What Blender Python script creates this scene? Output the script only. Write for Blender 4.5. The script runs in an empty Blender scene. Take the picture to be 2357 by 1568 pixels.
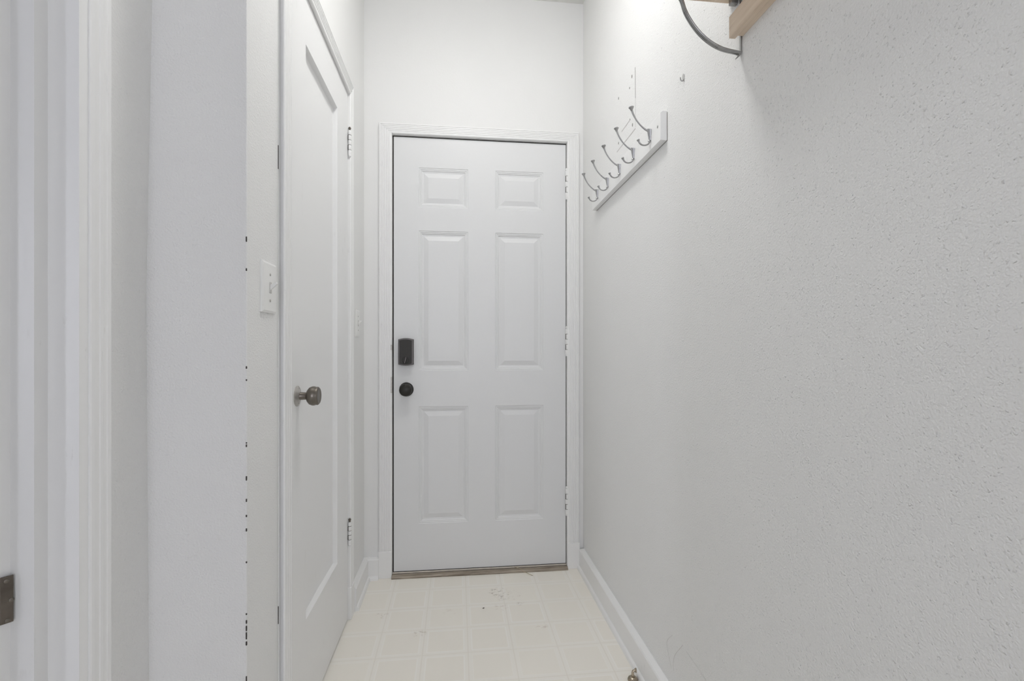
import bpy, bmesh, math, random
from mathutils import Vector, Matrix
random.seed(7)
S = bpy.context.scene
COL = S.collection

# ------------------------------------------------------------------ camera
F, CU, CV, HY, TH, CZ = 1110.0, 1178.5, 784.0, 806.0, math.radians(6.48), 1.07
cam_d = bpy.data.cameras.new('camera'); cam = bpy.data.objects.new('camera', cam_d)
COL.objects.link(cam); S.camera = cam
cam.location = (0, 0, CZ); cam.rotation_euler = (math.pi/2, 0, -TH)
cam_d.sensor_width = 36; cam_d.sensor_fit = 'HORIZONTAL'
cam_d.lens = F/2357*36; cam_d.shift_y = (HY-CV)/2357; cam_d.clip_start = .02
# ------------------------------------------------------------------ world, colour management
W = bpy.data.worlds.new('sky'); S.world = W; W.use_nodes = True
bg = W.node_tree.nodes['Background']
bg.inputs[0].default_value = (.85, .90, 1, 1); bg.inputs[1].default_value = .25
S.view_settings.view_transform = 'Standard'; S.view_settings.look = 'None'
S.view_settings.gamma = 1; S.view_settings.exposure = 0.13; S.view_settings.use_curve_mapping = False
S.cycles.use_denoising = True
S.cycles.max_bounces = 7; S.cycles.diffuse_bounces = 6; S.cycles.glossy_bounces = 3
S.cycles.use_adaptive_sampling = True; S.cycles.adaptive_threshold = .10; S.cycles.adaptive_min_samples = 16
S.cycles.sample_clamp_indirect = 4
P_REAR, P_SIDE = 50, 8
# daylight through the window of the room behind and of the side room
def area(name, loc, rot, sx, sy, power, col):
    l = bpy.data.lights.new(name, 'AREA'); l.shape = 'RECTANGLE'; l.size = sx; l.size_y = sy
    l.energy = power; l.color = col
    o = bpy.data.objects.new(name, l); COL.objects.link(o); o.location = loc; o.rotation_euler = rot
    return o
DAY = (.865, .878, 1.0)
LAMP_STRENGTH, HALL_STRENGTH = 50, 0
area('daylight_rear_window', (0.0, -2.75, 1.45), (math.radians(90), 0, 0), 2.0, 1.7, P_REAR, DAY)
area('daylight_side_window', (-2.62, -1.05, 1.35), (math.radians(90), 0, math.radians(-48)), .22, 1.3, P_SIDE, DAY)

# ------------------------------------------------------------------ helpers
def ang(u): return TH + math.atan((u-CU)/F)
def dep(x, y): return y*math.cos(TH) + x*math.sin(TH)
def on_x(u, v, x):               # image ray meets the plane X = x
    y = x/math.tan(ang(u)); return Vector((x, y, CZ+(HY-v)*dep(x, y)/F))
def on_y(u, v, y):               # image ray meets the plane Y = y
    x = y*math.tan(ang(u)); return Vector((x, y, CZ+(HY-v)*dep(x, y)/F))
def on_floor(u, v):
    D = F*CZ/(v-HY); l = (u-CU)/F*D
    return Vector((l*math.cos(TH)+D*math.sin(TH), D*math.cos(TH)-l*math.sin(TH), 0))

def empty(name, loc=(0,0,0)):
    o = bpy.data.objects.new(name, None); COL.objects.link(o); o.location = loc
    o.empty_display_size = .05; return o
def tag(o, label=None, cat=None, kind=None, group=None):
    if label: o['label'] = label
    if cat: o['category'] = cat
    if kind: o['kind'] = kind
    if group: o['group'] = group
    return o
def obj(name, bm, m, parent=None, smooth=False, bevel=0, wn=False):
    bmesh.ops.recalc_face_normals(bm, faces=bm.faces)
    me = bpy.data.meshes.new(name); bm.to_mesh(me); bm.free()
    me.materials.append(m)
    if smooth:
        for p in me.polygons: p.use_smooth = True
    o = bpy.data.objects.new(name, me); COL.objects.link(o)
    if parent:
        o.parent = parent
        T = Vector((0,0,0)); q = parent
        while q: T += q.location; q = q.parent
        me.transform(Matrix.Translation(-T))
    if smooth and wn:
        md = o.modifiers.new('edges', 'EDGE_SPLIT'); md.split_angle = math.radians(35)
    if bevel:
        b = o.modifiers.new('bevel', 'BEVEL'); b.width = bevel; b.segments = 2; b.limit_method = 'ANGLE'
    return o
def NB(): return bmesh.new()
def box(bm, x0, x1, y0, y1, z0, z1):
    vs = [bm.verts.new((x, y, z)) for x in (x0, x1) for y in (y0, y1) for z in (z0, z1)]
    for f in ((0,1,3,2),(4,6,7,5),(0,4,5,1),(2,3,7,6),(0,2,6,4),(1,5,7,3)):
        bm.faces.new([vs[i] for i in f])
    return bm
def extrude(bm, prof, A, B):     # prof: 2D outline; A, B map (a, b) to the two ends
    n = len(prof)
    a = [bm.verts.new(A(*p)) for p in prof]; b = [bm.verts.new(B(*p)) for p in prof]
    for i in range(n):
        j = (i+1) % n; bm.faces.new((a[i], a[j], b[j], b[i]))
    bm.faces.new(a); bm.faces.new(list(reversed(b)))
    return bm
def lathe(bm, prof, org, axis, n=32, squash=(1, 1)):    # prof: (radius, distance along axis)
    axis = Vector(axis).normalized()
    s = Vector((0,0,1)) if abs(axis.z) < .9 else Vector((1,0,0))
    a = axis.cross(s).normalized(); b = axis.cross(a).normalized()
    rings = []
    for r, t in prof:
        c = Vector(org) + axis*t
        if r < 1e-6: rings.append([bm.verts.new(c)])
        else: rings.append([bm.verts.new(c + a*(r*squash[0]*math.cos(2*math.pi*k/n)) + b*(r*squash[1]*math.sin(2*math.pi*k/n))) for k in range(n)])
    for p, q in zip(rings, rings[1:]):
        for k in range(n):
            j = (k+1) % n
            if len(p) == 1 and len(q) == 1: continue
            if len(p) == 1: bm.faces.new((p[0], q[j], q[k]))
            elif len(q) == 1: bm.faces.new((p[k], p[j], q[0]))
            else: bm.faces.new((p[k], p[j], q[j], q[k]))
    for R in (rings[0], rings[-1]):
        if len(R) > 2: bm.faces.new(R)
    return bm
def smooth_path(pts, n=8):
    P = [Vector(p) for p in pts]; P = [2*P[0]-P[1]] + P + [2*P[-1]-P[-2]]; out = []
    for i in range(1, len(P)-2):
        for k in range(n):
            t = k/n; a, b, c, d = P[i-1:i+3]
            out.append(.5*((2*b) + (c-a)*t + (2*a-5*b+4*c-d)*t*t + (3*b-a-3*c+d)*t**3))
    out.append(P[-2]); return out
def tube(bm, path, rad, n=12, flat=None):
    P = [Vector(p) for p in path]; N = len(P); rings = []
    R = rad if callable(rad) else (lambda t: rad)
    up = Vector((0, 1, 0)) if flat is None else Vector(flat[0])
    for i, p in enumerate(P):
        d = (P[min(i+1, N-1)]-P[max(i-1, 0)]).normalized()
        a = up - d*up.dot(d)
        if a.length < 1e-4: a = Vector((0,0,1)) - d*d.z
        a.normalize(); b = d.cross(a); r = R(i/(N-1)); sa = flat[1] if flat else 1
        rings.append([bm.verts.new(p + a*(r*sa*math.cos(2*math.pi*k/n)) + b*(r*math.sin(2*math.pi*k/n))) for k in range(n)])
    for p, q in zip(rings, rings[1:]):
        for k in range(n):
            j = (k+1) % n; bm.faces.new((p[k], p[j], q[j], q[k]))
    bm.faces.new(rings[0]); bm.faces.new(rings[-1]); return bm

# ------------------------------------------------------------------ materials
def mat(name):
    m = bpy.data.materials.new(name); m.use_nodes = True
    nt = m.node_tree; return m, nt, nt.nodes['Principled BSDF']
def nd(nt, t, **kw):
    n = nt.nodes.new(t)
    for k, v in kw.items():
        if hasattr(n, k): setattr(n, k, v)
        else: n.inputs[k].default_value = v
    return n
def coords(nt, scale=(1,1,1)):
    tc = nd(nt, 'ShaderNodeNewGeometry'); mp = nd(nt, 'ShaderNodeMapping')
    mp.inputs['Scale'].default_value = scale
    nt.links.new(tc.outputs['Position'], mp.inputs[0]); return mp.outputs[0]
def noise(nt, vec, scale, detail=2, rough=.5):
    n = nd(nt, 'ShaderNodeTexNoise'); n.inputs['Scale'].default_value = scale
    n.inputs['Detail'].default_value = detail; n.inputs['Roughness'].default_value = rough
    nt.links.new(vec, n.inputs['Vector']); return n.outputs['Fac']
def ramp(nt, fac, stops):
    r = nd(nt, 'ShaderNodeValToRGB'); e = r.color_ramp.elements
    while len(e) < len(stops): e.new(.5)
    for q, (p, c) in zip(e, stops):
        q.position = p; q.color = c if len(c) == 4 else (*c, 1)
    nt.links.new(fac, r.inputs[0]); return r.outputs[0]
def math_(nt, op, a, b=None, c=None, clamp=False):
    n = nd(nt, 'ShaderNodeMath'); n.operation = op; n.use_clamp = clamp
    for i, x in enumerate((a, b, c)):
        if x is None: continue
        if isinstance(x, (int, float)): n.inputs[i].default_value = x
        else: nt.links.new(x, n.inputs[i])
    return n.outputs[0]
def mixc(nt, fac, a, b):
    n = nd(nt, 'ShaderNodeMix'); n.data_type = 'RGBA'
    for i, x in ((0, fac), (6, a), (7, b)):
        if isinstance(x, (int, float)): n.inputs[i].default_value = x
        elif isinstance(x, tuple): n.inputs[i].default_value = (*x, 1)
        else: nt.links.new(x, n.inputs[i])
    return n.outputs[2]
def g(v): return (v, v, v)

def wall_paint(name, col, strength, spat=1.0, plain=False):
    m, nt, b = mat(name)
    v = coords(nt)
    if plain:
        nt.links.new(mixc(nt, noise(nt, v, 3, 2), col, tuple(x*.97 for x in col)), b.inputs['Base Color'])
        bp = nd(nt, 'ShaderNodeBump'); bp.inputs['Distance'].default_value = .002; bp.inputs['Strength'].default_value = strength
        nt.links.new(noise(nt, v, 120, 2), bp.inputs['Height']); nt.links.new(bp.outputs[0], b.inputs['Normal'])
        b.inputs['Roughness'].default_value = .6; b.inputs['Specular IOR Level'].default_value = .25
        return m
    warp = nd(nt, 'ShaderNodeTexNoise'); warp.inputs['Scale'].default_value = 130; nt.links.new(v, warp.inputs['Vector'])
    wv = nd(nt, 'ShaderNodeVectorMath'); wv.operation = 'MULTIPLY_ADD'
    nt.links.new(warp.outputs['Color'], wv.inputs[0]); wv.inputs[1].default_value = (.011, .011, .011); nt.links.new(v, wv.inputs[2])
    def drops(scale, thr, gain):
        vo = nd(nt, 'ShaderNodeTexVoronoi'); vo.inputs['Scale'].default_value = scale; nt.links.new(wv.outputs[0], vo.inputs['Vector'])
        sp = nd(nt, 'ShaderNodeSeparateColor'); nt.links.new(vo.outputs['Color'], sp.inputs[0])
        rad = math_(nt, 'ADD', math_(nt, 'MULTIPLY', math_(nt, 'MAXIMUM', math_(nt, 'SUBTRACT', sp.outputs[0], thr), 0), gain), .001)
        q = math_(nt, 'SUBTRACT', 1.0, math_(nt, 'DIVIDE', vo.outputs['Distance'], rad), clamp=True)
        sm = nd(nt, 'ShaderNodeMapRange'); sm.interpolation_type = 'SMOOTHERSTEP'; nt.links.new(q, sm.inputs[0])
        return math_(nt, 'MULTIPLY', sm.outputs[0], rad)
    h = math_(nt, 'ADD', math_(nt, 'MULTIPLY', drops(100, .50, .90), 1.05), math_(nt, 'MULTIPLY', drops(180, .20, .60), .85))
    h = math_(nt, 'MULTIPLY', h, spat)
    h = math_(nt, 'ADD', h, math_(nt, 'MULTIPLY', noise(nt, v, 230, 1, .65), .52))
    bp = nd(nt, 'ShaderNodeBump'); bp.inputs['Distance'].default_value = .0029; bp.inputs['Strength'].default_value = strength
    nt.links.new(h, bp.inputs['Height']); nt.links.new(bp.outputs[0], b.inputs['Normal'])
    c = mixc(nt, math_(nt, 'MULTIPLY', noise(nt, v, 3, 4), .5), col, tuple(x*.965 for x in col))
    nt.links.new(c, b.inputs['Base Color'])
    b.inputs['Roughness'].default_value = .6; b.inputs['Specular IOR Level'].default_value = .25
    return m
def gloss_paint(name, col, rough=.38, dirt=.0, stretch=(1,1,.06)):
    m, nt, b = mat(name)
    v = coords(nt, stretch)
    n1 = noise(nt, v, 120, 3)
    bp = nd(nt, 'ShaderNodeBump'); bp.inputs['Distance'].default_value = .0003; bp.inputs['Strength'].default_value = .03
    nt.links.new(n1, bp.inputs['Height']); nt.links.new(bp.outputs[0], b.inputs['Normal'])
    if dirt:
        d = ramp(nt, noise(nt, coords(nt, (1,1,.25)), 55, 5, .65), [(.62, g(0)), (.74, g(1))])
        d2 = ramp(nt, noise(nt, coords(nt), 5, 2), [(.5, g(0)), (.62, g(1))])
        k = math_(nt, 'MULTIPLY', math_(nt, 'MULTIPLY', d, d2), dirt)
        nt.links.new(mixc(nt, k, col, (.42, .40, .36)), b.inputs['Base Color'])
    else: 
        c = mixc(nt, n1, col, tuple(x*.98 for x in col)); nt.links.new(c, b.inputs['Base Color'])
    b.inputs['Roughness'].default_value = rough
    return m
def metal(name, col, rough, var=.25, metallic=1.0, scale=40):
    m, nt, b = mat(name)
    n = noise(nt, coords(nt), scale, 4)
    nt.links.new(mixc(nt, n, tuple(x*(1-var) for x in col), tuple(min(1, x*(1+var)) for x in col)), b.inputs['Base Color'])
    nt.links.new(ramp(nt, n, [(.3, g(rough*.8)), (.7, g(min(1, rough*1.25)))]), b.inputs['Roughness'])
    b.inputs['Metallic'].default_value = metallic
    return m
def wood(name, a, c, along='Y'):
    m, nt, b = mat(name)
    sc = {'Y': (1, .06, 1), 'X': (.06, 1, 1)}[along]
    n = noise(nt, coords(nt, sc), 90, 4, .55)
    n2 = noise(nt, coords(nt, sc), 400, 2)
    k = math_(nt, 'ADD', math_(nt, 'MULTIPLY', n, .75), math_(nt, 'MULTIPLY', n2, .25))
    nt.links.new(ramp(nt, k, [(.35, a), (.65, c)]), b.inputs['Base Color'])
    b.inputs['Roughness'].default_value = .55
    return m
WALL = (.848, .848, .836); WHITE = (.87, .87, .860)
M_right = wall_paint('wall_paint_textured', WALL, .9, 1.0)
M_wall = wall_paint('wall_paint', WALL, .8, .45)
M_back = wall_paint('wall_paint_smooth', WALL, .10, plain=True)
M_ceil = wall_paint('ceiling_paint', (.80, .80, .77), .15, plain=True)
M_hid = wall_paint('wall_paint_plain', WALL, .10, plain=True)
M_trim = gloss_paint('trim_paint', WHITE)
M_trim_d = gloss_paint('trim_paint_worn', WHITE, dirt=.55)
M_head = gloss_paint('trim_paint_level', WHITE, stretch=(.06, 1, 1))
M_door = gloss_paint('steel_door_paint', (.77, .775, .775), rough=.42, stretch=(1,1,1))
M_cdoor = gloss_paint('closet_door_paint', (.86, .86, .855), rough=.4, dirt=.25)
M_base = gloss_paint('baseboard_paint', WHITE, dirt=.35, stretch=(1,.06,1))
M_plast = gloss_paint('switch_plastic', (.86, .86, .84), rough=.3, stretch=(1,1,1))
M_bronze = metal('oil_rubbed_bronze', (.036, .034, .030), .38, metallic=.6)
M_bronze_l = metal('bronze_edge', (.13, .12, .115), .35, metallic=.8)
M_knob = metal('aged_bronze', (.20, .18, .155), .33)
M_old = metal('worn_hinge_metal', (.16, .14, .12), .35, .5)
M_nickel = metal('brushed_nickel', (.38, .38, .375), .3)
M_hookw = metal('dull_zinc', (.55, .55, .54), .45, .1, metallic=.6)
M_brass = metal('tarnished_nickel', (.42, .36, .28), .28)
M_rose = metal('paint_worn_plate', (.55, .53, .50), .4, .35, metallic=.6, scale=160)
M_dark = gloss_paint('rubber_and_gap_shade', (.025, .02, .016), rough=.7, stretch=(1,1,1))  # for rubber strips, and for the shade painted into the door gap
M_gapb = gloss_paint('painted_hinge_wear', (.10, .09, .08), rough=.7, stretch=(1,1,1))
M_pine = wood('pine_wood', (.69, .55, .41), (.82, .69, .55))
M_thr = wood('worn_threshold_wood', (.16, .125, .09), (.50, .44, .36), 'X')
M_alum = metal('threshold_strip', (.62, .57, .50), .5, metallic=.3)
M_mark = gloss_paint('graphite_mark', (.30, .29, .27), rough=.8, stretch=(1,1,1))
M_mark_f = gloss_paint('faint_mark', (.60, .59, .57), rough=.8, stretch=(1,1,1))
M_scuff = gloss_paint('scuff_mark', (.70, .69, .67), rough=.8, stretch=(1,1,1))
M_straw = gloss_paint('dry_grass', (.50, .42, .30), rough=.7, stretch=(1,1,1))
M_chip = gloss_paint('chipped_paint', (.06, .05, .045), rough=.9, stretch=(1,1,1))

# vinyl floor
def floor_mat():
    m, nt, b = mat('vinyl_tile_sheet')
    geo = nd(nt, 'ShaderNodeNewGeometry'); sep = nd(nt, 'ShaderNodeSeparateXYZ')
    nt.links.new(geo.outputs['Position'], sep.inputs[0])
    X0, DX, Y0, DY = .0385, .1605, 1.7125, .1570
    fx = math_(nt, 'DIVIDE', math_(nt, 'SUBTRACT', sep.outputs[0], X0-DX*20), DX)
    fy = math_(nt, 'DIVIDE', math_(nt, 'SUBTRACT', sep.outputs[1], Y0-DY*30), DY)
    def edge(f, s):
        fr = math_(nt, 'FRACT', f)
        return math_(nt, 'MULTIPLY', math_(nt, 'MINIMUM', fr, math_(nt, 'SUBTRACT', 1.0, fr)), s)
    e = math_(nt, 'MINIMUM', edge(fx, DX), edge(fy, DY))
    cell = nd(nt, 'ShaderNodeCombineXYZ')
    nt.links.new(math_(nt, 'FLOOR', fx), cell.inputs[0]); nt.links.new(math_(nt, 'FLOOR', fy), cell.inputs[1])
    wn = nd(nt, 'ShaderNodeTexWhiteNoise'); nt.links.new(cell.outputs[0], wn.inputs['Vector'])
    def band(lo, hi, soft=.0008):
        a = nd(nt, 'ShaderNodeMapRange'); a.interpolation_type = 'SMOOTHSTEP'
        a.inputs[1].default_value = lo-soft; a.inputs[2].default_value = lo+soft; nt.links.new(e, a.inputs[0])
        c = nd(nt, 'ShaderNodeMapRange'); c.interpolation_type = 'SMOOTHSTEP'
        c.inputs[1].default_value = hi-soft; c.inputs[2].default_value = hi+soft; nt.links.new(e, c.inputs[0])
        return math_(nt, 'SUBTRACT', a.outputs[0], c.outputs[0])
    v = coords(nt)
    speck = noise(nt, v, 420, 3, .6)
    cloud = noise(nt, v, 6, 3)
    base = mixc(nt, speck, (.89, .85, .765), (.965, .935, .86))
    base = mixc(nt, math_(nt, 'MULTIPLY', cloud, .25), base, (.90, .86, .78))
    base = mixc(nt, math_(nt, 'MULTIPLY', wn.outputs[0], .28), base, (.89, .85, .775))
    frame_w = math_(nt, 'ADD', math_(nt, 'MULTIPLY', wn.outputs[0], .65), .15)
    light = math_(nt, 'MULTIPLY', band(.0125, .0165), frame_w)
    c = mixc(nt, light, base, (.97, .955, .905))
    outer = math_(nt, 'MULTIPLY', band(.0025, .0125), .45)
    c = mixc(nt, outer, c, (.94, .92, .865))
    line = math_(nt, 'MULTIPLY', math_(nt, 'SUBTRACT', 1.0, band(.0012, 9)), .26)
    c = mixc(nt, line, c, (.70, .67, .61))
    # smudges of dirt, each with its own place and shape
    def stain(px, py, r, amt, thr, scale, col=(.30, .24, .18)):
        nonlocal c
        p = on_floor(px, py)
        dx = math_(nt, 'SUBTRACT', sep.outputs[0], p.x); dy = math_(nt, 'SUBTRACT', sep.outputs[1], p.y)
        d = math_(nt, 'SQRT', math_(nt, 'ADD', math_(nt, 'MULTIPLY', dx, dx), math_(nt, 'MULTIPLY', dy, dy)))
        k = math_(nt, 'SUBTRACT', 1.0, math_(nt, 'DIVIDE', d, r), clamp=True)
        n = ramp(nt, noise(nt, coords(nt, (.7, 1, 1)), scale*.62, 4, .72), [(thr+.02, g(0)), (min(1, thr+.12), g(1))])
        k = math_(nt, 'MULTIPLY', math_(nt, 'MULTIPLY', math_(nt, 'MINIMUM', math_(nt, 'MULTIPLY', k, 2.5), 1.0), n), amt)
        c = mixc(nt, k, c, col)
    stain(1148, 1364, .050, .8, .52, 110)
    stain(1158, 1376, .030, .5, .50, 80)
    stain(1180, 1370, .05, .35, .55, 140)
    stain(1156, 1398, .040, .5, .53, 120, (.50, .40, .34))
    stain(1247, 1442, .028, .5, .50, 90, (.52, .43, .36))
    stain(966, 1459, .028, .6, .50, 90, (.48, .40, .30))
    stain(880, 1416, .028, .45, .50, 90, (.50, .43, .36))
    stain(1195, 1390, .016, .4, .45, 120, (.50, .45, .38))
    stain(1035, 1408, .035, .18, .5, 90, (.58, .50, .42))
    dirt = ramp(nt, noise(nt, v, 24, 5, .7), [(.66, g(0)), (.78, g(1))])
    c = mixc(nt, math_(nt, 'MULTIPLY', dirt, .22), c, (.50, .43, .34))
    nt.links.new(c, b.inputs['Base Color'])
    b.inputs['Roughness'].default_value = .42
    bp = nd(nt, 'ShaderNodeBump'); bp.inputs['Distance'].default_value = .0006; bp.inputs['Strength'].default_value = .3
    nt.links.new(math_(nt, 'ADD', speck, math_(nt, 'MULTIPLY', line, -2)), bp.inputs['Height']); nt.links.new(bp.outputs[0], b.inputs['Normal'])
    return m
M_floor = floor_mat()
def emis(name, col, s):
    m, nt, b = mat(name)
    b.inputs['Base Color'].default_value = (.9, .9, .9, 1)
    b.inputs['Emission Color'].default_value = (*col, 1); b.inputs['Emission Strength'].default_value = s
    return m
M_lamp = emis('frosted_glass_lit', (1, .995, .985), LAMP_STRENGTH)
M_lamp2 = gloss_paint('frosted_glass_unlit', (.8, .8, .78), stretch=(1,1,1))

# ------------------------------------------------------------------ room shell
XR, XL, YB, CH = .617, -.434, 2.325, 2.777
XH, YS = -.624, 1.056            # hall wall, wall end facing the hall
YR = -2.6
def st(name, bm, m, label, cat, **kw):
    return tag(obj(name, bm, m, **kw), label, cat, 'structure')
st('floor', box(NB(), -2.9, .75, YR-.1, YB+.2, -.06, 0), M_floor, 'cream vinyl sheet floor printed with small framed square tiles', 'floor')
st('ceiling', box(NB(), -2.9, .75, YR-.1, YB+.2, CH, CH+.06), M_ceil, 'white ceiling above the back wall corner', 'ceiling')
st('wall_right', box(NB(), XR, XR+.12, YR-.1, YB+.12, 0, CH), M_right, 'long white textured wall on the right carrying the coat rack', 'wall')
# back wall with the door opening
bm = NB()
DX0, DX1, DZT = -.3045, .5345, 2.0865
box(bm, -.62, DX0-.02, YB, YB+.12, 0, CH); box(bm, DX1+.02, XR, YB, YB+.12, 0, CH)
box(bm, DX0-.02, DX1+.02, YB, YB+.12, DZT+.02, CH)
st('wall_back', bm, M_back, 'white end wall around and above the six-panel door', 'wall')
# corridor left wall with closet door opening
CY0, CY1, CZT = 1.2925, 1.9665, 2.088
bm = NB()
box(bm, XL-.12, XL, CY1+.01, YB, 0, CH); box(bm, XL-.12, XL, CY0-.01, CY1+.01, CZT+.01, CH)
st('wall_left', bm, M_back, 'white corridor wall around the closet door on the left', 'wall')
bm = NB(); box(bm, XH-.06, XL, YS, CY0-.01, 0, CH)
end = st('wall_end', bm, M_wall, 'narrow white wall end with the light switch, between hall and closet door', 'wall', bevel=.0015)
# closet interior behind the closet door
bm = NB(); box(bm, -1.2, -1.16, CY0-.01, YB, 0, CH); box(bm, -1.16, XL-.12, YB-.04, YB, 0, CH)
st('wall_closet', bm, M_hid, 'hidden inner wall of the closet behind the panelled closet door', 'wall')
# hall left wall (slightly wavy near the corner, like the plaster in the photo)
bm = NB(); nz = 14; rows = []
OY0, OY1, OZT = .322, .8566, 2.06
def wav(z):
    t = [(0, .004), (.3, .003), (.6, .001), (1.0, -.002), (1.2, -.003), (1.5, .003), (1.8, .009), (2.777, .010)]
    for (a, p), (b_, q) in zip(t, t[1:]):
        if a <= z <= b_: return p+(q-p)*(z-a)/(b_-a)
    return 0
for i in range(nz+1):
    z = CH*i/nz
    rows.append([bm.verts.new(p) for p in ((XH, OY1+.012, z), (XH+wav(z), YS+.004, z), (XH+.0, YS+.10, z), (XH-.115, YS+.10, z), (XH-.115, OY1+.012, z))])
for a, b_ in zip(rows, rows[1:]):
    for k in range(5): j = (k+1) % 5; bm.faces.new((a[k], a[j], b_[j], b_[k]))
bm.faces.new(rows[0]); bm.faces.new(rows[-1])
box(bm, XH-.115, XH, OY0-.012, OY1+.012, OZT+.012, CH)
box(bm, XH-.115, XH, YR, OY0-.012, 0, CH)
st('wall_hall', bm, M_wall, 'shaded strip of hall wall between left door casing and bluish wall end', 'wall')
# rear wall with window, side room walls
def wall_with_window(name, plane, a0, a1, pos, th, w0, w1, z0, z1, label):
    bm = NB()
    def bx(p, q, r, s):
        if plane == 'y': box(bm, p, q, pos, pos+th, r, s)
        else: box(bm, pos, pos+th, p, q, r, s)
    bx(a0, w0, 0, CH); bx(w1, a1, 0, CH); bx(w0, w1, 0, z0); bx(w0, w1, z1, CH)
    return st(name, bm, M_hid, label, 'wall')
wall_with_window('wall_rear', 'y', -2.9, .75, YR-.1, .1, -.55, .45, .7, 2.2, 'white rear wall with a window, behind the viewer')
wall_with_window('wall_side', 'x', YR, 1.16, -2.9, .1, -1.7, -.4, .7, 2.1, 'white outer wall of the side room beyond the left doorway')
st('wall_side_end', box(NB(), -2.8, XH-.115, 1.06, 1.16, 0, CH), M_hid, 'white end wall of the side room beyond the left doorway', 'wall')
for nm, bmw, lab in (('window_1', (-.55, .45, YR-.1, YR, .7, 2.2, 'y'), 'white framed window in the rear wall'), ('window_2', (-2.9, -2.8, -1.7, -.4, .7, 2.1, 'x'), 'white framed window in the side room wall')):
    x0, x1, y0, y1, z0, z1, pl = bmw
    w = tag(empty(nm, ((x0+x1)/2, (y0+y1)/2, z0)), lab, 'window', 'structure')
    bm = NB(); t = .045
    if pl == 'y':
        ym = y0+.03
        for a in ((x0, x0+t, z0, z1), (x1-t, x1, z0, z1), (x0, x1, z0, z0+t), (x0, x1, z1-t, z1), (x0, x1, (z0+z1)/2-.02, (z0+z1)/2+.02)): box(bm, a[0], a[1], ym, ym+.04, a[2], a[3])
    else:
        xm = x0+.03
        for a in ((y0, y0+t, z0, z1), (y1-t, y1, z0, z1), (y0, y1, z0, z0+t), (y0, y1, z1-t, z1), (y0, y1, (z0+z1)/2-.02, (z0+z1)/2+.02)): box(bm, xm, xm+.04, a[0], a[1], a[2], a[3])
    obj('window_frame', bm, M_trim, w)

# ------------------------------------------------------------------ wall marks (parts of their wall)
wr = bpy.data.objects['wall_right']
def mark(name, pts, w, m, wall=wr):
    bm = NB(); P = [Vector(p) for p in pts]
    for a, b_ in zip(P, P[1:]):
        d = (b_-a).normalized(); s = Vector((0, d.z, -d.y))*w/2
        q = [a+s, b_+s, b_-s, a-s]
        lo = [bm.verts.new(p+Vector((.0005, 0, 0))) for p in q]; hi = [bm.verts.new(p-Vector((.0006, 0, 0))) for p in q]
        bm.faces.new(hi)
        for i in range(4): j = (i+1) % 4; bm.faces.new((lo[i], lo[j], hi[j], hi[i]))
    return obj(name, bm, m, wall)
tag(mark('scratch', [on_x(1462, 155, XR), on_x(1463, 226, XR)], .0028, M_mark), 'dark vertical scratch on the wall')
mark('scratch', [on_x(1463, 226, XR), on_x(1463, 293, XR)], .0016, M_mark_f)
mark('scratch', [on_x(1462.5, 296, XR), on_x(1420, 350, XR)], .0035, M_mark_f)
mark('scratch', [on_x(1451, 275, XR), on_x(1431, 303, XR)], .0035, M_mark_f)
for (u, v, r) in ((1454.8, 176, .006), (1449.4, 202.6, .004), (1424, 226.5, .005), (1456, 287.5, .006), (1424, 329.6, .005), (1450, 275, .003)):
    p = on_x(u, v, XR); bm = NB(); lathe(bm, [(r, .001), (r*.9, -.001), (r*.5, -.0014), (0, -.0008)], p, (1, 0, 0), 12, (.6, 1.1))
    obj('screw_hole', bm, M_mark, wr)
for pts in (((1548, 1462), (1536, 1475), (1538, 1500), (1546, 1540)), ((1572, 1485), (1552, 1512), (1550, 1545)), ((1580, 1500), (1612, 1545), (1625, 1566))):
    mark('scuff', smooth_path([on_x(u, v, XR) for u, v in pts], 5), .0010, M_scuff)
# chipped corner bead on the wall end
for (v, h, side) in ((545, 12, 0), (618, 6, 0), (843, 6, 1), (873, 4, 0), (1018, 3, 0), (1023, 6, 0), (1096, 10, 1), (1148, 7, 0), (1185, 5, 0), (1216, 7, 0), (1292, 4, 1), (1411, 4, 0), (1427, 8, 1), (1440, 12, 0), (1476, 9, 1), (1455, 16, 0), (1556, 20, 0)):
    p = on_x(568.5, v, XL); q = on_x(568.5, v+h, XL)
    bm = NB(); w = .0013 if side else .0009
    pts = []
    for k in range(5):
        z = p.z+(q.z-p.z)*k/4; ww = w*(.5+.9*random.random())*(1 if 0 < k < 4 else .5)
        pts.append((z, ww))
    for sgn in (0, 1):
        prof = [(z, 0) for z, _ in pts] + [(z, ww) for z, ww in reversed(pts)]
        if sgn: extrude(bm, prof, lambda a, b_: (XL-b_, YS-.0006, a), lambda a, b_: (XL-b_, YS+.002, a))
        else: extrude(bm, prof, lambda a, b_: (XL+.0006, YS+b_, a), lambda a, b_: (XL-.002, YS+b_, a))
    obj('paint_chip', bm, M_chip, end)

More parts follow.
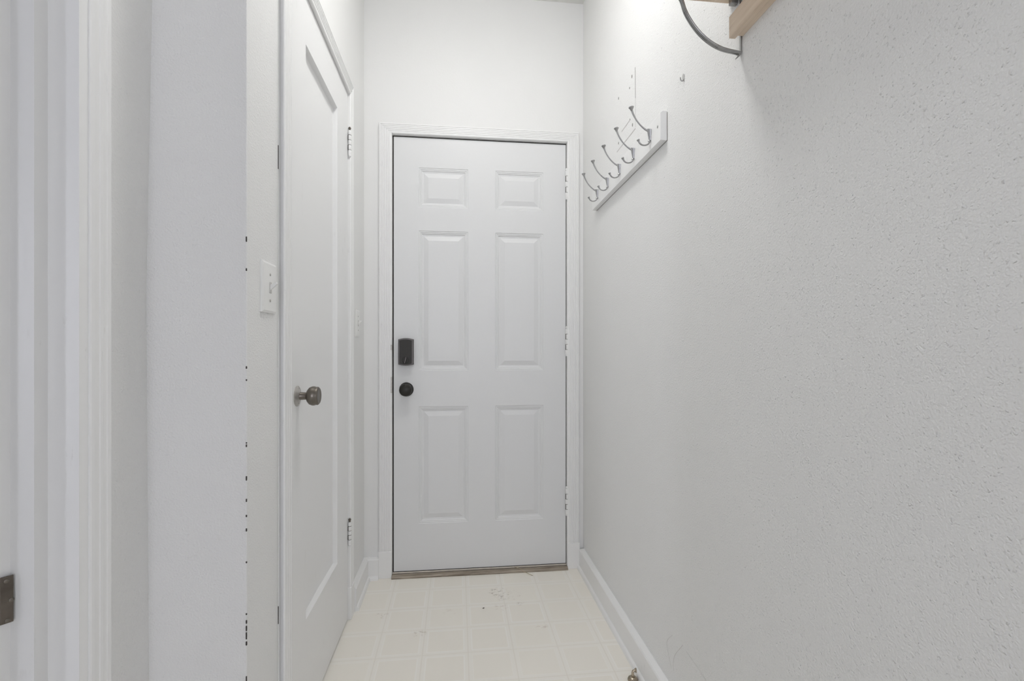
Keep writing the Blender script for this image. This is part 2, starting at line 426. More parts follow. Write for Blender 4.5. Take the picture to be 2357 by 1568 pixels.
# ------------------------------------------------------------------ baseboards (thick board + shoe moulding)
TB, HB, RQ = .0235, .095, .0175
QW = .0105
bprof = [(0, 0), (TB, 0), (TB, HB-.004), (TB-.0035, HB), (.004, HB+.0025), (0, HB+.0025)]
qprof = [(TB, 0)] + [(TB+QW*math.sin(math.pi/2*k/6), RQ*math.cos(math.pi/2*k/6)) for k in range(7)]
def baseboard(name, A, B, label, shoe=True, A2=None, B2=None):
    o = tag(empty(name, Vector(A(0, 0))), label, 'baseboard', 'structure')
    obj('board', extrude(NB(), bprof, A, B), M_base, o)
    if shoe: obj('shoe_molding', extrude(NB(), qprof, A2 or A, B2 or B), M_base, o, bevel=0)
    return o
bb = baseboard('baseboard_right', lambda a, b_: (XR-a, YR, b_), lambda a, b_: (XR-a, 2.31, b_), 'thick white baseboard with shoe moulding along the right wall')
baseboard('baseboard_left', lambda a, b_: (XL+a, 2.0305, b_), lambda a, b_: (XL+a, YB-a*.99, b_), 'short chipped baseboard beside the closet door', A2=lambda a, b_: (XL+a, 2.034, b_))
baseboard('baseboard_back', lambda a, b_: (XL+a*.99, YB-a, b_), lambda a, b_: (-.3645, YB-a, b_), 'tiny baseboard piece between the left corner and the door casing')

# ------------------------------------------------------------------ back door casing
def fluted(w, t, n=6, edge=.006):
    pr = [(0, 0), (0, t*.75), (.0015, t*.92)]
    x0, x1 = edge, w-edge
    step = (x1-x0)/n
    for k in range(n):
        a = x0+k*step
        pr += [(a, t), (a+step*.12, t), (a+step*.3, t-.0020), (a+step*.7, t-.0020), (a+step*.88, t)]
    pr += [(x1, t), (w-.002, t*.9), (w, t*.7), (w, 0)]
    return pr
CW, CT = .0600, .015
t1 = tag(empty('trim_1', ((DX0+DX1)/2, YB, 0)), 'white fluted casing framing the six-panel door', 'door casing', 'structure')
XIL, XIR, ZI, HW = -.3055, .5355, 2.088, .050
fl = fluted(CW, CT, 6)
obj('side_casing', extrude(NB(), fl, lambda a, b_: (XIL-a, YB-b_, .125), lambda a, b_: (XIL-a, YB-b_, ZI+a*HW/CW)), M_trim_d, t1)
obj('side_casing', extrude(NB(), fl, lambda a, b_: (XIR+a, YB-b_, .125), lambda a, b_: (XIR+a, YB-b_, ZI+a*HW/CW)), M_trim, t1)
fh = fluted(HW, CT, 5)
obj('head_casing', extrude(NB(), fh, lambda a, b_: (XIL-a*CW/HW, YB-b_, ZI+a), lambda a, b_: (XIR+a*CW/HW, YB-b_, ZI+a)), M_head, t1)
for x0, x1 in ((XIL-CW-.001, XIL), (XIR, XIR+CW+.001)):
    obj('plinth_block', box(NB(), x0, x1, YB-CT-.0015, YB, 0, .1255), M_trim_d, t1, bevel=.0015)
YD = 2.330
bm = NB()
box(bm, DX0-.02, DX0, YB-CT*.3, YB+.11, 0, DZT); box(bm, DX1, DX1+.02, YB-CT*.3, YB+.11, 0, DZT); box(bm, DX0-.02, DX1+.02, YB-CT*.3, YB+.11, DZT, DZT+.02)
obj('jamb', bm, M_trim, t1)
bm = NB(); box(bm, DX0, DX0+.012, YD+.047, YD+.062, .02, DZT); box(bm, DX1-.012, DX1, YD+.047, YD+.062, .02, DZT); box(bm, DX0, DX1, YD+.047, YD+.062, DZT-.012, DZT)
tag(obj('weatherstrip', bm, M_dark, t1), 'dark rubber weatherstrip')
bm = NB(); box(bm, DX0+.0002, DX0+.0032, YD+.004, YD+.04, .02, DZT-.001); box(bm, DX1-.0022, DX1-.0002, YD+.004, YD+.04, .02, DZT-.001); box(bm, DX0, DX1, YD+.004, YD+.04, DZT-.0028, DZT-.0002)  # thin dark strips paint the shade in the gap around the slab
tag(obj('gap_shade', bm, M_dark, t1), 'dark strips painted as the shade in the door gap')
# strike plates, chewed jamb
for (v0, v1, w) in ((794, 806, .006), (868, 905, .0055)):
    z1 = on_y(904, v0, 2.31).z; z0 = on_y(904, v1, 2.31).z
    bm = NB(); box(bm, DX0-w, DX0+.0004, YB-CT-.0012, YB-.002, z0, z1)
    tag(obj('strike_plate', bm, M_rose, t1, bevel=.0008), 'worn metal strike plate lip')
# threshold
th = tag(empty('threshold', ((DX0+DX1)/2, 2.31, 0)), 'worn brown wooden threshold under the six-panel door', 'threshold', 'structure')
bm = NB()
extrude(bm, [(2.2965, 0), (2.2955, .005), (2.300, .0105), (2.309, .0125), (2.325, .0135), (2.44, .0135), (2.44, 0)], lambda a, b_: (DX0-.001, a, b_), lambda a, b_: (DX1+.001, a-.0 if a < 2.3 else a, b_))
obj('sill', bm, M_thr, th)
obj('metal_strip', box(NB(), DX0+.001, DX1-.001, 2.3190, 2.3275, .0150, .0200), M_alum, th, bevel=.001)
obj('seam', box(NB(), DX0+.001, DX1-.001, 2.3200, 2.3280, .0125, .0150), M_dark, th)
obj('door_sweep', box(NB(), DX0+.004, DX1-.004, 2.3315, 2.37, .0136, .0205), M_dark, th)

# ------------------------------------------------------------------ six-panel door
SX0, SX1, SZ0, SZ1 = -.2985, .5310, .0215, 2.0805
d1 = tag(empty('door_1', ((SX0+SX1)/2, YD, SZ0)), 'closed white six-panel entry door at the end of the corridor', 'door', 'structure')
def zz(v, u=1105): return on_y(u, v, YD).z
pxs = [(on_y(963.5, 800, YD).x, on_y(1077.5, 800, YD).x), (on_y(1140, 800, YD).x, on_y(1250.5, 800, YD).x)]
zr = [(on_y(963, 477.5, YD).z, on_y(963, 385.6, YD).z), (on_y(963, 853.3, YD).z, on_y(963, 531, YD).z), (on_y(963, 1206, YD).z, on_y(963, 936.3, YD).z)]
xs = [SX0, pxs[0][0], pxs[0][1], pxs[1][0], pxs[1][1], SX1]
zs = [SZ0, zr[2][0], zr[2][1], zr[1][0], zr[1][1], zr[0][0], zr[0][1], SZ1]
bm = NB(); ring_prof = [(0, 0), (.0022, .0022), (.0070, .0020), (.0095, .0042), (.0130, .0042), (.0165, .0075), (.0205, .0082), (.0240, .0088), (.046, .0022)]
def quad(bm, a): bm.faces.new([bm.verts.new(p) for p in a])
for i in range(5):
    for k in range(7):
        x0, x1, z0, z1 = xs[i], xs[i+1], zs[k], zs[k+1]
        if i in (1, 3) and k in (1, 3, 5):
            prev = None
            for ins, dp in ring_prof:
                r = [(x0+ins, YD+dp, z0+ins), (x1-ins, YD+dp, z0+ins), (x1-ins, YD+dp, z1-ins), (x0+ins, YD+dp, z1-ins)]
                if prev:
                    for q in range(4): quad(bm, [prev[q], prev[(q+1) % 4], r[(q+1) % 4], r[q]])
                prev = r
            quad(bm, prev)
        else: quad(bm, [(x0, YD, z0), (x1, YD, z0), (x1, YD, z1), (x0, YD, z1)])
bmesh.ops.remove_doubles(bm, verts=bm.verts, dist=1e-5)
be = [e for e in bm.edges if e.is_boundary]
ret = bmesh.ops.extrude_edge_only(bm, edges=be)
nv = [v for v in ret['geom'] if isinstance(v, bmesh.types.BMVert)]
bmesh.ops.translate(bm, verts=nv, vec=(0, .044, 0))
bmesh.ops.holes_fill(bm, edges=[e for e in bm.edges if e.is_boundary], sides=0)
obj('door_slab', bm, M_door, d1)
# keypad deadbolt (interior cover) with thumb turn
def rrect(x0, x1, z0, z1, bulge, n=8):
    top = [(x0+(x1-x0)*k/n, z1+bulge*math.sin(math.pi*k/n)) for k in range(n+1)]
    bot = [(x1-(x1-x0)*k/n, z0-bulge*math.sin(math.pi*k/n)) for k in range(n+1)]
    return top+bot
lz0, lz1 = zz(839, 935), zz(781.5, 935)
bm = NB(); A = rrect(-.2745, -.2045, lz0, lz1, .0055); B = rrect(-.2705, -.2075, lz0+.002, lz1-.002, .0050)
a = [bm.verts.new((x, YD, z)) for x, z in A]; m_ = [bm.verts.new((x, YD-.024, z)) for x, z in A]; b_ = [bm.verts.new((x, YD-.030, z)) for x, z in B]
for P, Q in ((a, m_), (m_, b_)):
    for i in range(len(P)): j = (i+1) % len(P); bm.faces.new((P[i], P[j], Q[j], Q[i]))
bm.faces.new(b_); bm.faces.new(a)
lock = tag(obj('deadbolt', bm, M_bronze_l, d1), 'dark bronze keypad deadbolt cover')
bm = NB(); C_ = rrect(-.2685, -.2115, lz0+.004, lz1-.005, .0045)
extrude(bm, C_, lambda a, b_: (a, YD-.0285, b_), lambda a, b_: (a, YD-.0318, b_))
obj('cover_plate', bm, M_bronze, lock, bevel=.001)
cz = zz(829, 934); cx = on_y(933.5, 829, YD-.032).x
bm = NB(); lathe(bm, [(.0165, -.002), (.0165, .0012), (.0145, .0020), (.0145, .0006), (0, .0006)], (cx, YD-.0318, cz), (0, -1, 0), 28)
obj('rotor_ring', bm, M_bronze, lock, smooth=True, wn=True)
bm = NB(); tt = math.radians(14)
pr = [(-.0036, -.016), (.0036, -.016), (.0046, .006), (.003, .016), (-.003, .016), (-.0046, .006)]
rot = lambda x, z: (cx+x*math.cos(tt)+z*math.sin(tt), cz-x*math.sin(tt)+z*math.cos(tt))
extrude(bm, pr, lambda x, z: (rot(x, z)[0], YD-.031, rot(x, z)[1]), lambda x, z: (rot(x*.6, z*.9)[0], YD-.042, rot(x*.6, z*.9)[1]))
obj('thumb_turn', bm, M_bronze_l, lock, bevel=.001)
# knob
kp = on_y(935.5, 896.5, YD)
bm = NB(); lathe(bm, [(.0335, 0), (.0335, .004), (.030, .0085), (.016, .0105), (.0125, .014), (.0125, .024), (.0125, .03), (0, .03)], kp, (0, -1, 0), 40)
kb = tag(obj('door_knob', bm, M_bronze, d1, smooth=True, wn=True), 'dark bronze round door knob')
bm = NB(); lathe(bm, [(0, .024), (.012, .024), (.021, .029), (.0275, .037), (.0292, .044), (.0280, .051), (.0255, .0545), (.0245, .0545), (.022, .0560), (.012, .0590), (0, .0600)], kp, (0, -1, 0), 40)
obj('knob_grip', bm, M_bronze, kb, smooth=True, wn=False)
# hinges
def knuckle_hinge(parent, x, y, z0, z1, r, finial_top, finial_m, wear, leafdir):
    bm = NB(); n = 5; h = (z1-z0)/n
    for k in range(n):
        lathe(bm, [(r*.92, 0), (r, .0008), (r, h-.0018), (r*.92, h-.001)], (x, y, z0+k*h), (0, 0, 1), 14)
    lx, ly = leafdir
    box(bm, min(x, x+lx), max(x, x+lx), min(y, y+ly), max(y, y+ly), z0, z1)
    hg = obj('hinge', bm, M_trim, parent, smooth=True, wn=True)
    bm = NB()
    for k in range(1, n): lathe(bm, [(r*1.04, -.0007), (r*1.04, .0007)], (x, y, z0+k*h-.0005), (0, 0, 1), 14)
    if wear:
        for k in (1, 3): box(bm, x-r*1.12 if leafdir[0] <= 0 else x+r*.7, x-r*.7 if leafdir[0] <= 0 else x+r*1.12, y-r*.8, y-r*.4, z0+k*h, z0+(k+1)*h-.001)
    tag(obj('knuckle_gap', bm, M_gapb, hg), 'dark worn hinge gaps')
    bm = NB(); lathe(bm, [(0, z1-z0+.013), (.003, z1-z0+.0125), (.0052, z1-z0+.009), (.0052, z1-z0+.006), (.0030, z1-z0+.002), (.005, z1-z0)], (x, y, z0), (0, 0, 1), 14)
    obj('pin_finial', bm, finial_m, hg, smooth=True)
    bm = NB(); lathe(bm, [(.0055, 0), (.0055, -.004), (.0035, -.008), (0, -.010)], (x, y, z0), (0, 0, 1), 14)
    obj('pin_tip', bm, M_trim, hg, smooth=True)
    return hg
for va, vb in ((393, 456), (757, 817), (1125, 1184)):
    knuckle_hinge(d1, .5333, YD-.012, on_y(1304, vb, YD-.012).z, on_y(1304, va, YD-.012).z, .0064, True, M_trim, True, (-.003, .014))

# ------------------------------------------------------------------ closet door
XD = -.4305
t2 = tag(empty('trim_2', (XL, (CY0+CY1)/2, 0)), 'white fluted casing around the closet door on the left', 'door casing', 'structure')
CWc, CTc = .0570, .0155
flc = fluted(CWc, CTc, 3)[:-3] + [(CWc-.0015, CTc), (CWc, CTc-.0015), (CWc, CTc-.004), (CWc-.010, CTc-.0045), (CWc-.0125, CTc-.008), (CWc-.010, .003), (CWc, .0015), (CWc, 0)]  # deep outer cove is an added shape that darkens the casing's side
CYn, CYf = CY0-.001, 1.9725
obj('side_casing', extrude(NB(), flc, lambda a, b_: (XL+b_, CYn-a, 0), lambda a, b_: (XL+b_, CYn-a, 2.086+a)), M_trim_d, t2)
obj('side_casing', extrude(NB(), flc, lambda a, b_: (XL+b_, CYf+a, .128), lambda a, b_: (XL+b_, CYf+a, 2.086+a)), M_trim_d, t2)
obj('head_casing', extrude(NB(), fluted(CWc, CTc, 4), lambda a, b_: (XL+b_, CYn-a, 2.086+a), lambda a, b_: (XL+b_, CYf+a, 2.086+a)), M_base, t2)
obj('plinth_block', box(NB(), XL, XL+CTc+.002, CYf-.0005, CYf+CWc+.0005, 0, .128), M_trim_d, t2, bevel=.002)
bm = NB(); box(bm, XL-.12, XL+.001, CY0-.012, CY0-.0015, 0, CZT); box(bm, XL-.12, XL+.001, CY1+.0015, CY1+.012, 0, CZT); box(bm, XL-.12, XL+.001, CY0-.012, CY1+.012, CZT, CZT+.012)
obj('jamb', bm, M_trim, t2)
bm = NB(); box(bm, XL-.0006, XL+.001, CYn-CWc-.0032, CYn-CWc-.0012, on_x(643, 392, XL).z, on_x(643, 338, XL).z); box(bm, XL-.0006, XL+.001, CYn-CWc-.0032, CYn-CWc-.0012, on_x(643, 1432, XL).z, on_x(643, 1392, XL).z)
tag(obj('caulk_gap', bm, M_chip, t2), 'dark open gap beside the casing')
d2 = tag(empty('door_2', (XD, (CY0+CY1)/2, .006)), 'tall white one-panel closet door on the left wall', 'door', 'structure')
PY0, PY1, PZ0, PZ1 = on_x(704, 800, XD).y, on_x(776.5, 800, XD).y, .2975, 1.946
ys = [CY0+.001, PY0, PY1, CY1-.001]; zs = [.008, PZ0, PZ1, CZT-.004]
bm = NB()
for i in range(3):
    for k in range(3):
        y0, y1, z0, z1 = ys[i], ys[i+1], zs[k], zs[k+1]
        if i == 1 and k == 1:
            prev = None
            for ins, dp in ((0, 0), (.0015, .004), (.003, .0145), (.0045, .0155)):
                r = [(XD-dp, y0+ins, z0+ins), (XD-dp, y1-ins, z0+ins), (XD-dp, y1-ins, z1-ins), (XD-dp, y0+ins, z1-ins)]
                if prev:
                    for q in range(4): quad(bm, [prev[q], prev[(q+1) % 4], r[(q+1) % 4], r[q]])
                prev = r
            quad(bm, prev)
        else: quad(bm, [(XD, y0, z0), (XD, y1, z0), (XD, y1, z1), (XD, y0, z1)])
bmesh.ops.remove_doubles(bm, verts=bm.verts, dist=1e-5)
ret = bmesh.ops.extrude_edge_only(bm, edges=[e for e in bm.edges if e.is_boundary])
bmesh.ops.translate(bm, verts=[v for v in ret['geom'] if isinstance(v, bmesh.types.BMVert)], vec=(-.035, 0, 0))
bmesh.ops.holes_fill(bm, edges=[e for e in bm.edges if e.is_boundary], sides=0)
obj('door_slab', bm, M_cdoor, d2)
rp = on_x(684, 912, XD)
bm = NB(); lathe(bm, [(.0282, -.0006), (.0282, .0014), (.0255, .0028), (.0245, .0018), (.019, .0045), (.0125, .0075), (.0105, .008), (0, .008)], rp, (1, 0, 0), 40)
rose = tag(obj('rosette', bm, M_rose, d2, smooth=True, wn=True), 'paint-spattered round metal rosette')
for s in (-1, 1):
    bm = NB(); lathe(bm, [(.0026, 0), (.0026, .004), (0, .0048)], rp+Vector((0, .003, s*.0185)), (1, 0, 0), 12); obj('screw', bm, M_old, rose, smooth=True)
bm = NB(); lathe(bm, [(.0115, .006), (.0105, .008), (.0100, .022), (.0105, .026), (.017, .0275), (.0235, .033), (.0262, .040), (.0262, .045), (.0242, .051), (.0250, .0530), (.0242, .0550), (.0215, .0575), (.0195, .0580), (.0180, .0572), (0, .0578)], rp, (1, 0, 0), 44)
tag(obj('door_knob', bm, M_knob, d2, smooth=True), 'aged bronze round door knob')
for va, vb in ((300, 357), (1201, 1252)):
    xk = XD+.0075; yk = CY1+.0035
    p = on_y(806, va, yk); 
    knuckle_hinge(d2, xk, yk, on_y(806, vb, yk).z, p.z, .0060, True, M_old, True, (-.006, .004))

# ------------------------------------------------------------------ light switches
def switch(loc_y, zc, w, h, label, scale=1):
    s = tag(empty('light_switch', (XL, loc_y, zc)), label, 'light switch')
    x = XL; y0, y1, z0, z1 = loc_y-w/2, loc_y+w/2, zc-h/2, zc+h/2
    bm = NB(); c = .005
    lo = [(x, y0, z0), (x, y1, z0), (x, y1, z1), (x, y0, z1)]; mid = [(x+.0035, *p[1:]) for p in lo]
    hi = [(x+.0062, y0+c, z0+c), (x+.0062, y1-c, z0+c), (x+.0062, y1-c, z1-c), (x+.0062, y0+c, z1-c)]
    L = [[bm.verts.new(p) for p in r] for r in (lo, mid, hi)]
    for P, Q in zip(L, L[1:]):
        for i in range(4): j = (i+1) % 4; bm.faces.new((P[i], P[j], Q[j], Q[i]))
    bm.faces.new(L[0]); bm.faces.new(L[2])
    obj('cover_plate', bm, M_plast, s)
    bm = NB(); box(bm, x+.006, x+.0078, loc_y-.0052, loc_y+.0052, zc-.0125, zc+.0125)
    tag(obj('toggle_slot', bm, M_mark_f, s), 'slightly darker toggle slot')
    bm = NB(); extrude(bm, [(.006, -.007), (.006, .006), (.0205, .0135), (.0225, .0085)], lambda a, b_: (x+a, loc_y-.0036, zc+b_), lambda a, b_: (x+a, loc_y+.0036, zc+b_))
    obj('toggle', bm, M_plast, s, bevel=.0008)
    for q in (-1, 1):
        bm = NB(); lathe(bm, [(.0032, 0), (.0028, .0012), (0, .0015)], (x+.006, loc_y, zc+q*.030), (1, 0, 0), 14)
        obj('screw', bm, M_rose, s, smooth=True)
switch(1.166, 1.2135, .082, .116, 'white toggle light switch on the wall end left of the closet door')
switch(2.1585, 1.186, .074, .116, 'white toggle light switch in the far corner, right of the closet door')

# ------------------------------------------------------------------ near doorway on the left: casing, jamb, stop, door
t3 = tag(empty('trim_3', (XH, OY1, 0)), 'white casing and jamb of the doorway at the left edge', 'door casing', 'structure')
XC = -.606
cas = [(XH, .926), (XC-.001, .9265), (XC, .924), (XC, .916), (XC-.001, .914), (XC-.001, .908), (XC, .906), (XC, .899), (XC-.0012, .897), (XC-.0012, .888), (XC, .886), (XC, .879), (XC-.0015, .876), (XH, .876)]
obj('side_casing', extrude(NB(), cas, lambda a, b_: (a, b_, 0), lambda a, b_: (a, b_, OZT+.02+(b_-OY1))), M_trim_d, t3)
obj('side_casing', extrude(NB(), cas, lambda a, b_: (a, OY0-(b_-OY1), 0), lambda a, b_: (a, OY0-(b_-OY1), OZT+.02+(b_-OY1))), M_trim_d, t3)
obj('head_casing', extrude(NB(), cas, lambda a, b_: (a, OY0-(b_-OY1), OZT+.02+(b_-OY1)), lambda a, b_: (a, b_, OZT+.02+(b_-OY1))), M_trim_d, t3)
bm = NB()
box(bm, XH-.125, -.6096, OY1, OY1+.0195, 0, OZT+.02); box(bm, XH-.125, -.6096, OY0-.0195, OY0, 0, OZT+.02); box(bm, XH-.125, -.6096, OY0, OY1, OZT, OZT+.02)
obj('jamb', bm, M_trim_d, t3)
bm = NB()
box(bm, -.689, -.6556, .8312, OY1+.0005, 0, OZT); box(bm, -.689, -.6556, OY0, OY0+.0254, 0, OZT); box(bm, -.689, -.6556, OY0+.0254, .8312, OZT-.0254, OZT)
obj('stop', bm, M_trim_d, t3)
d3 = tag(empty('door_3', (-.70, .83, .01)), 'edge of a white door standing open at the left edge of the view', 'door', 'structure')
bm = NB()
extrude(bm, [(-.6888, .8313), (-.6940, .8190), (-.7060, .8040), (-1.46, .8040), (-1.46, .8390), (-.6891, .8390)], lambda a, b_: (a, b_, .01), lambda a, b_: (a, b_, OZT-.03))
obj('door_slab', bm, M_trim_d, d3)
# hinge leaf on the bevelled door edge
P0, P1 = Vector((-.6825, .8285, 0)), Vector((-.6920, .8170, 0))
dn = (P1-P0).normalized(); nn = Vector((-dn.y, dn.x, 0)); nn = nn if nn.y < 0 else -nn
hz1, hz0 = on_y(15, 1328, .82).z, on_y(15, 1437, .82).z
bm = NB(); extrude(bm, [(0, 0), (0, .0022), ((P1-P0).length, .0022), ((P1-P0).length, 0)], lambda a, b_: (*(P0+dn*a+nn*b_)[:2], hz0), lambda a, b_: (*(P0+dn*a+nn*b_)[:2], hz1))
hl = tag(obj('hinge', bm, M_old, d3, bevel=.0008), 'dark worn metal hinge leaf')
for u, v in ((17, 1428), (27, 1380), (14, 1337)):
    t_ = (33-u)/33*.72; c = P0+dn*((P1-P0).length*min(.9, max(.12, (33-u)/36))); z = on_y(u, v, c.y).z
    bm = NB(); org = Vector((c.x, c.y, z))+nn*.0022; lathe(bm, [(.0034, 0), (.0030, .0005), (0, .0006)], org, nn, 18)
    sc = tag(obj('screw', bm, M_knob, hl, smooth=True), 'slotted screw')

# ------------------------------------------------------------------ coat rack
RZ0, RZ1, RY0, RY1, RX = 1.690, 1.777, 1.364, 2.090, .5954
rk = tag(empty('coat_rack', (XR, (RY0+RY1)/2, RZ0)), 'white wall-mounted coat rack board with five brushed metal double hooks', 'coat rack')
bm = NB(); extrude(bm, [(XR-.001, RZ0), (RX, RZ0), (RX, RZ1-.006), (RX+.007, RZ1), (XR-.001, RZ1)], lambda a, b_: (a, RY0, b_), lambda a, b_: (a, RY1, b_))
obj('board', bm, M_base, rk, bevel=.001)
bm = NB(); box(bm, XR-.0012, XR, RY0-.0014, RY1, RZ0-.001, RZ1-.004); tag(obj('shadow_gap', bm, M_mark, rk), 'dark seam behind the board')
sp = on_x(1513.7, 292, RX); bm = NB(); lathe(bm, [(.0045, 0), (.004, .0008), (0, .001)], sp, (-1, 0, 0), 14); obj('screw', bm, M_nickel, rk, smooth=True)
def hook(y):
    x = RX; bm = NB()
    # fluted fan plate with a ball at its foot
    N = 9
    top = []; bot = []
    for k in range(N):
        t = k/(N-1)*2-1; rid = .0016*(k % 2)
        top.append((x-.0045-rid-.006*(1-t*t), y+t*.0088, 1.7545-.004*t*t)); bot.append((x-.003-rid*.4-.002*(1-t*t), y+t*.0032, 1.7195))
    T = [bm.verts.new(p) for p in top]; B = [bm.verts.new(p) for p in bot]
    TB_ = [bm.verts.new((x, p[1], p[2])) for p in top]; BB = [bm.verts.new((x, p[1], p[2])) for p in bot]
    for k in range(N-1):
        bm.faces.new((T[k], T[k+1], B[k+1], B[k])); bm.faces.new((TB_[k], TB_[k+1], T[k+1], T[k])); bm.faces.new((B[k], B[k+1], BB[k+1], BB[k]))
    bm.faces.new((T[0], B[0], BB[0], TB_[0])); bm.faces.new((T[-1], TB_[-1], BB[-1], B[-1]))
    lathe(bm, [(0, -.0045), (.0032, -.003), (.0042, 0), (.0032, .003), (0, .0045)], (x-.0045, y, 1.7165), (0, 0, 1), 14)
    h = obj('hook', bm, M_nickel, rk, smooth=True, wn=True)
    bm = NB()
    path = smooth_path([(x-.005, y, 1.7475), (x-.016, y, 1.752), (x-.030, y, 1.7625), (x-.044, y, 1.7780), (x-.0555, y, 1.7970), (x-.0615, y, 1.8135)])
    tube(bm, path, lambda t: .0034-.0012*math.sin(math.pi*min(1, t*1.0)), 12)
    d = (Vector(path[-1])-Vector(path[-3])).normalized()
    lathe(bm, [(.0030, -.006), (.0042, -.002), (.0075, .0035), (.0084, .0055), (.0070, .0070), (0, .0074)], path[-1], (d+Vector((0, 0, 1))).normalized(), 18)
    obj('upper_prong', bm, M_nickel, h, smooth=True)
    bm = NB()
    path = smooth_path([(x-.0040, y, 1.7170), (x-.0080, y, 1.7085), (x-.0165, y, 1.7040), (x-.0265, y, 1.7040), (x-.0345, y, 1.7090), (x-.0395, y, 1.7175)])
    tube(bm, path, lambda t: .0030-.0008*math.sin(math.pi*t), 12)
    lathe(bm, [(.0026, -.003), (.0042, 0), (.0048, .002), (.0040, .0035), (0, .004)], path[-1], (-.4, 0, 1), 16)
    obj('lower_prong', bm, M_nickel, h, smooth=True)
    return h
for y in (1.436, 1.577, 1.718, 1.859, 2.000): hook(y)
# small picture hook
pk = on_x(1574, 178, XR)
bm = NB()
tear = [(0, -.010), (.0045, -.007), (.0060, 0), (.0050, .006), (0, .0105), (-.0050, .006), (-.0060, 0), (-.0045, -.007)]
extrude(bm, tear, lambda a, b_: (XR+.0002, pk.y+a, pk.z+b_), lambda a, b_: (XR-.0030, pk.y+a*.8, pk.z+b_*.9))
wh = tag(obj('wall_hook', bm, M_hookw, bevel=.0006), 'small metal picture hook on the right wall, between coat rack and shelf', 'hook')
bm = NB(); tube(bm, smooth_path([(XR-.002, pk.y, pk.z-.008), (XR-.005, pk.y, pk.z-.0105), (XR-.0085, pk.y, pk.z-.008), (XR-.0100, pk.y, pk.z-.001)]), .0014, 8)
obj('prong', bm, M_nickel, wh, smooth=True)

# ------------------------------------------------------------------ shelf with bracket and wooden rail
SHY = 1.037
sh = tag(empty('wall_shelf', (XR, .8, 1.86)), 'pale pine shelf on a curved metal bracket above the right wall', 'shelf')
obj('shelf_board', box(NB(), .440, XR, .60, SHY, 1.860, 1.879), M_pine, sh, bevel=.0008)
rail = tag(obj('wooden_rail', box(NB(), .5906, .6050, .60, .9947, 1.7515, 1.7985), M_pine, bevel=.0008), 'pale pine rail fixed to the right wall below the shelf', 'rail')
obj('backing_strip', box(NB(), .6052, XR, .60, .984, 1.7520, 1.780), M_pine, rail)
bk = tag(empty('shelf_bracket', (XR, .99, 1.86)), 'curved brushed metal shelf bracket under the pine shelf', 'shelf bracket')
obj('wall_leg', extrude(NB(), [(XR-.0002, 1.859), (XR-.0032, 1.859), (XR-.0032, 1.722), (XR-.0085, 1.7125), (XR-.0135, 1.7065), (XR-.0125, 1.7050), (XR-.006, 1.7105), (XR-.0002, 1.720)], lambda a, b_: (a, .9875, b_), lambda a, b_: (a, .9925, b_)), M_nickel, bk)
obj('top_arm', box(NB(), .45, XR, .985, 1.001, 1.855, 1.8598), M_nickel, bk)
bm = NB(); box(bm, .600, XR-.001, 1.000, 1.012, 1.835, 1.8598)
obj('screw_tab', bm, M_nickel, bk, bevel=.001)
bm = NB()
apx = [(1568, 0), (1577, 27), (1592, 54), (1611, 78), (1634, 98), (1662, 113), (1698, 122)]
pts = [on_y(u, v, .992) for u, v in apx]
pts = [Vector((.4600, .992, 1.858)), Vector((.4665, .992, 1.845))] + pts
path = smooth_path(pts, 6)
for dy in (-.0028, .0028):
    tube(bm, [p+Vector((0, dy, 0)) for p in path], .0030, 10)
lathe(bm, [(.0050, -.003), (.0050, .003)], pts[-1]+Vector((.002, 0, 0)), (1, 0, 0), 14)
obj('curved_arm', bm, M_nickel, bk, smooth=True, wn=True)

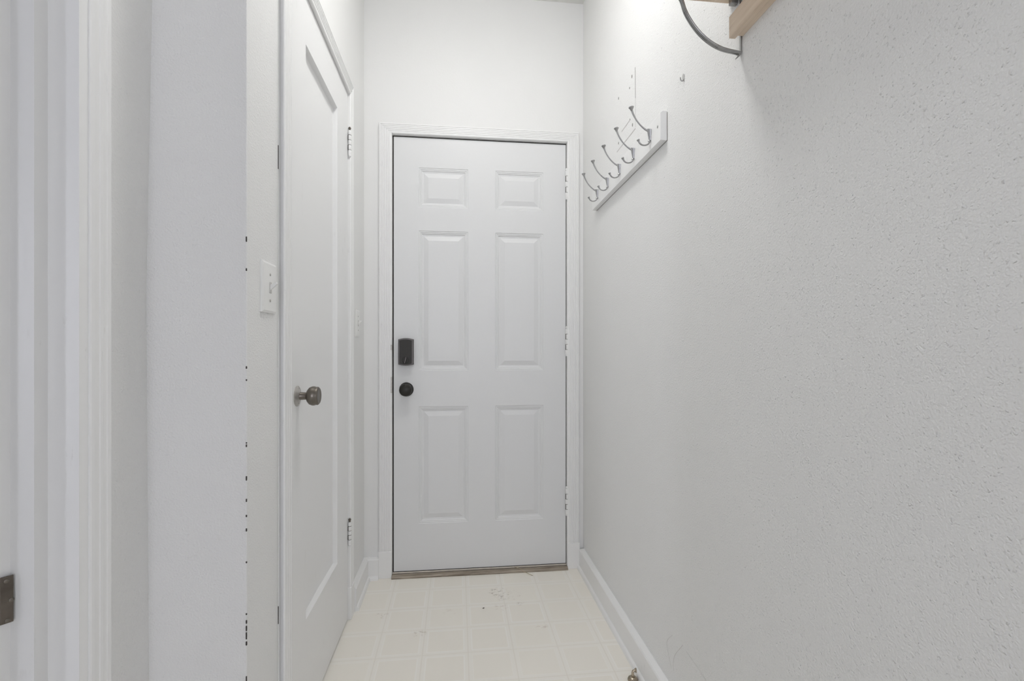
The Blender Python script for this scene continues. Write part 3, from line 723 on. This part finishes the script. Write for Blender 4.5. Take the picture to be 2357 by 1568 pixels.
# ------------------------------------------------------------------ door stop on the right baseboard
q = Vector((.5655, 1.509, 0))
ds = tag(empty('door_stop', q), 'small tarnished metal dome door stop on the floor against the right shoe moulding', 'door stop')
bm = NB(); lathe(bm, [(.0165, 0), (.0165, .0030), (.0150, .0070), (.0110, .0105), (.0065, .0125), (0, .0130)], q, (0, 0, 1), 32)
obj('dome_base', bm, M_brass, ds, smooth=True, wn=False)
bm = NB(); hd = Vector((.5765, 1.512, .0290))
tube(bm, smooth_path([q+Vector((.0005, 0, .011)), q+Vector((0, .001, .020)), q+Vector((.0015, .002, .0265)), hd+Vector((-.004, -.001, .0005)), hd]), lambda t: .0046-.0010*t, 14)
obj('post', bm, M_brass, ds, smooth=True)
bm = NB(); lathe(bm, [(0, -.0045), (.0045, -.0035), (.0068, -.0010), (.0072, .0010), (.0060, .0028), (0, .0034)], hd, (.9, -.35, .1), 24)
obj('bumper', bm, M_brass, ds, smooth=True)

# ------------------------------------------------------------------ bits lying on the floor
fp = [on_y(1184, 1309, 2.318)]
a = Vector((on_y(1184, 1309, 2.319).x, 2.319, .0195)); 
pts = [a, Vector((on_y(1196, 1312, 2.302).x, 2.304, .017)), on_floor(1206, 1319)+Vector((0, 0, .006)), on_floor(1226, 1326)+Vector((0, 0, .0016))]
bm = NB(); tube(bm, smooth_path(pts, 8), .0016, 8, flat=((1, 0, .3), .7))
tag(obj('grass_blade', bm, M_straw, smooth=True), 'thin dry curved blade lying across the door threshold', 'grass blade')
c_ = on_floor(1113, 1401)
bm = NB(); tube(bm, [c_+Vector((-.004, -.001, .0012)), c_+Vector((0, .0006, .0020)), c_+Vector((.004, .002, .0012))], lambda t: .0008+.0010*math.sin(math.pi*t), 8)
tag(obj('crumb', bm, M_chip, smooth=True), 'tiny dark crumb on the floor in front of the door', 'crumb')

# ------------------------------------------------------------------ lamps
def ceiling_lamp(x, y, r, m, label):
    o = tag(empty('ceiling_lamp', (x, y, CH)), label, 'ceiling lamp')
    bm = NB(); lathe(bm, [(r*1.08, 0), (r*1.08, .012), (r*.98, .022), (0, .022)], (x, y, CH), (0, 0, -1), 40); obj('base', bm, M_trim, o, smooth=True, wn=True)
    bm = NB(); lathe(bm, [(r*.95, .020), (r*.93, .032), (r*.78, .045), (r*.45, .053), (0, .056)], (x, y, CH), (0, 0, -1), 40); obj('glass_shade', bm, m, o, smooth=True)
ceiling_lamp(.09, 1.33, .13, M_lamp, 'round frosted flush ceiling lamp in the corridor')
ceiling_lamp(0.0, -1.8, .15, M_lamp2, 'round frosted flush ceiling lamp in the hall behind the viewer')
